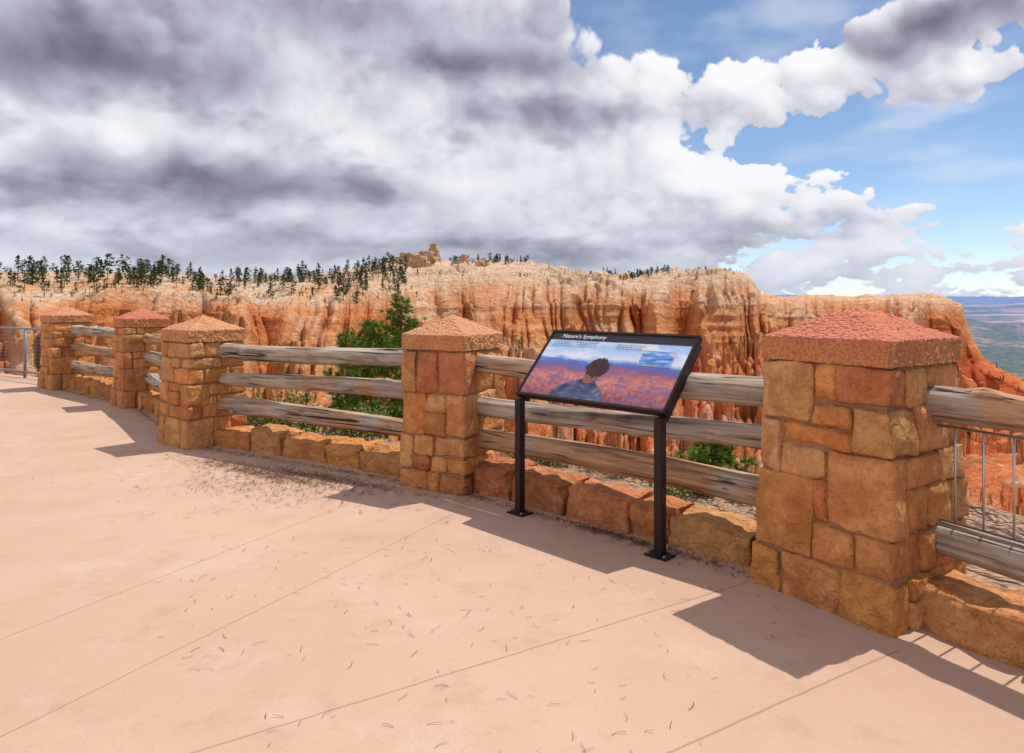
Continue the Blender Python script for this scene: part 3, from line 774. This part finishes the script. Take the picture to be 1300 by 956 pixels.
# ---------------------------------------------------------------- sky: procedural clouds computed as a direction map
SUN=Vector((.43,.28,1.0)).normalized()
def cloud_field(az,el,hi):
    a=az*F;e=np.maximum(el,0)*F
    P=a/150;Q=300*np.log(e+150)*1.35/150
    wx=fbm2(P*.9,Q*.9,4,3);wy=fbm2(P*.9+40,Q*.9,4,11)
    aw=a+wx*80;ew=e+wy*42
    def blobs(lst):
        r=0
        for (u,y,su,sy,amp) in lst:
            rr=math.hypot(F,u-650);A=math.atan((u-650)/F);c=math.cos(A)**2;E=math.atan((HY-y)/rr)
            r=r+amp*np.exp(-((aw-A*F)/(su*c))**2-((ew-E*F)/(sy*F/rr))**2)
        return r
    o=7 if hi else 4
    x=P+wx*.12;y=Q+wy*.12
    bl=billow2(x*1.15,y*1.15,o,20,.48)
    bs=billow2(x*3.1+5,y*3.1,o-1,30,.48)
    big=fbm2(P*.55+3,Q*.55,3,40)
    right=ss(az,.06,.40)
    cov=blobs([(930,8,180,42,-1.35),(1170,155,170,26,-.40),(1240,205,170,62,-.62),(1080,190,120,36,-.55),(1270,290,90,36,-.30),(1120,235,80,22,-.25),
               (1240,85,110,28,.55),(1010,92,120,34,.55),(925,255,75,48,.62),(1060,292,120,20,.55),(1215,275,70,18,.40),(1230,2,120,38,1.2),(1000,366,300,10,-.15),(1150,335,220,16,.40),(1000,150,60,22,-.25),(1165,140,26,9,.40),(1185,215,60,9,.35)])
    f=1.15*(bl-.27)*(1+.5*right)+.42*big+right*1.25*(bs-.27)
    raw=.62-.52*right+cov+f
    al=ss(raw,.08,.22)
    veil=ss(fbm2(P*.8+9,Q*2.2,6,60),-.1,.55)*(.15+.34*right)*ss(e,20,120)+.30*np.exp(-e/60)
    hgt=np.clip(raw+.22*(bs-.27),-.1,1.5)
    return P,Q,e,raw,al,veil,hgt,bl,big,blobs,right,wx,wy,bs
def blur(A,k):
    for ax in (0,1):
        pad=[(0,0),(0,0)];pad[ax]=(k,k)
        B=np.cumsum(np.pad(A,pad,mode='edge'),axis=ax);n=A.shape[ax]
        sl=lambda s0,s1:tuple(slice(s0,s1) if q==ax else slice(None) for q in (0,1))
        B0=np.concatenate([np.zeros_like(B[sl(0,1)]),B],axis=ax)
        A=(B0[sl(2*k+1,2*k+1+n)]-B0[sl(0,n)])/(2*k+1)
    return A
def render_clouds(az,el,hi,px):
    P,Q,e,raw,al,veil,hgt,bl,big,blobs,right,wx,wy,bs=cloud_field(az,el,hi)
    def relief(A,g):
        gy,gx=np.gradient(A);return -(gy*.85+gx*.45)*g/px
    sh=0
    for k,g,wt in ((1,2.6,.14),(3,7.0,.28),(9,16.0,.42),(20,30.0,.38)):
        kk=max(1,int(k/px)) if not hi else k
        sh=sh+np.tanh(relief(blur(blur(hgt,kk),kk),g*1.6))*wt
    dark=blobs([(150,80,330,50,.38),(120,232,260,32,.44),(330,228,170,22,.26),(30,20,200,60,.18),(650,92,140,32,.44),(745,150,110,20,.30),(300,312,430,20,.26),(745,318,140,24,.26),(1235,0,130,34,.48),(430,10,200,32,.34),(400,160,90,26,-.12),(790,40,60,50,-.25),(60,165,130,18,-.14),(900,305,120,14,.14),(1150,300,160,10,.12)])
    # grey flat bases beneath the individual heaps
    bases=ss(fbm2(P*1.3+21,Q*1.9+4,4,90),.02,.45)
    dk=np.clip(dark,0,1)
    B=.80+.36*sh*(1-.4*dk)+.42*(bl-.27)+.18*(bs-.27)+.06*right-dark*(1+.6*big)-.20*bases*(1-.5*right)
    B=B-.08*ss(hgt,.5,1.2)*(1-right)
    B=np.clip(B,.0,1)
    st=np.array([0,.2,.4,.6,.8,1.0])
    rr=np.interp(B,st,[.115,.20,.35,.55,.82,.98]);gg=np.interp(B,st,[.11,.19,.345,.555,.83,.98]);bb=np.interp(B,st,[.15,.25,.42,.64,.88,1.0])
    hz_=np.exp(-e/70)*.50
    C=np.stack([rr*(1-hz_)+.36*hz_,gg*(1-hz_)+.46*hz_,bb*(1-hz_)+.64*hz_],-1)
    V_=np.array([.80,.84,.90])
    va=(1-al)*np.clip(veil,0,1)
    A=al+va
    Cm=C*al[...,None]+V_*va[...,None]       # premultiplied
    return np.concatenate([Cm,A[...,None]],-1)
IW,IH=4096,2048
img=np.zeros((IH,IW,4),dtype=np.float32)
def grid(i0,i1,j0,j1,st):
    jj=np.arange(j0,j1,st)+.5*st;ii_=np.arange(i0,i1,st)+.5*st
    A,E=np.meshgrid(jj,ii_);return A,E
def uv_to_az(j):     # equirectangular: +Y lies at u=.25, +X at u=.5
    q=(j/IW-.25)*2*np.pi;return (q+np.pi)%(2*np.pi)-np.pi
A,E=grid(IH//2,IH,0,IW,8)
lo=render_clouds(uv_to_az(A),(E/IH-.5)*np.pi,False,8)
lo=np.repeat(np.repeat(lo,8,0),8,1);img[IH//2:]=lo
jc=int(IW*.25);hw=int(IW*50/360);r1=IH//2+int(IH*40/180)
A,E=grid(IH//2,r1,jc-hw,jc+hw,1)
hi=render_clouds(uv_to_az(A),(E/IH-.5)*np.pi,True,1)
wj=np.minimum(1,np.minimum(np.arange(2*hw),np.arange(2*hw)[::-1])/60.)[None,:,None];wi=np.minimum(1,(np.arange(r1-IH//2)[::-1])/60.)[:,None,None];ww=wj*wi
img[IH//2:r1,jc-hw:jc+hw]=img[IH//2:r1,jc-hw:jc+hw]*(1-ww)+hi*ww
def mkimg(name,rgb,srgb):
    im=bpy.data.images.new(name,IW,IH,alpha=False)
    im.colorspace_settings.name='sRGB' if srgb else 'Non-Color'
    buf=np.ones((IH,IW,4),dtype=np.float32)
    q=np.clip(rgb,0,1)
    if srgb: q=np.where(q<.0031308,q*12.92,1.055*np.power(np.maximum(q,1e-6),1/2.4)-.055)
    buf[...,:3]=q;im.pixels.foreach_set(buf.ravel());im.update();im.pack();return im
imC=mkimg('procedural_cloud_colour',img[...,:3],True);imA=mkimg('procedural_cloud_cover',img[...,3:4],False)
w=bpy.data.worlds.new('World');scene.world=w;w.use_nodes=True
t=T(w.node_tree);t.n.clear()
sky=t.new('ShaderNodeTexSky',sky_type='NISHITA');sky.sun_disc=False
sky.sun_elevation=math.asin(SUN.z);sky.sun_rotation=math.atan2(SUN.x,SUN.y);sky.air_density=1.0;sky.dust_density=.3;sky.ozone_density=2.0;sky.altitude=2400
gen=t.new('ShaderNodeTexCoord').outputs['Generated']
e1=t.new('ShaderNodeTexEnvironment');e1.image=imC;t.put(e1.inputs[0],gen)
e2=t.new('ShaderNodeTexEnvironment');e2.image=imA;t.put(e2.inputs[0],gen)
inv=t.m('SUBTRACT',1,e2.outputs['Color'])
b1=t.new('ShaderNodeBackground');t.put(b1.inputs[0],sky.outputs[0]);t.put(b1.inputs[1],t.m('MULTIPLY',inv,.13))
b2=t.new('ShaderNodeBackground');t.put(b2.inputs[0],e1.outputs['Color']);b2.inputs[1].default_value=1.0
mx=t.new('ShaderNodeAddShader');t.l.new(b1.outputs[0],mx.inputs[0]);t.l.new(b2.outputs[0],mx.inputs[1])
out=t.new('ShaderNodeOutputWorld');t.l.new(mx.outputs[0],out.inputs[0])
# sun
L=bpy.data.lights.new('sun','SUN');L.energy=4.4;L.angle=math.radians(.5);L.color=(1,.95,.87)
so=link(bpy.data.objects.new('sun',L));so.rotation_mode='QUATERNION';so.rotation_quaternion=(-SUN).to_track_quat('-Z','Y');so.location=(20,15,50)
# camera
c=bpy.data.cameras.new('camera');c.lens=24.0;c.sensor_width=36;c.sensor_fit='HORIZONTAL';c.shift_y=-(478-HY)/1300;c.clip_start=.05;c.clip_end=200000
co=link(bpy.data.objects.new('camera',c));co.location=(0,0,H);co.rotation_euler=(math.pi/2,0,0);scene.camera=co
scene.view_settings.view_transform='Standard';scene.view_settings.look='None';scene.view_settings.exposure=0
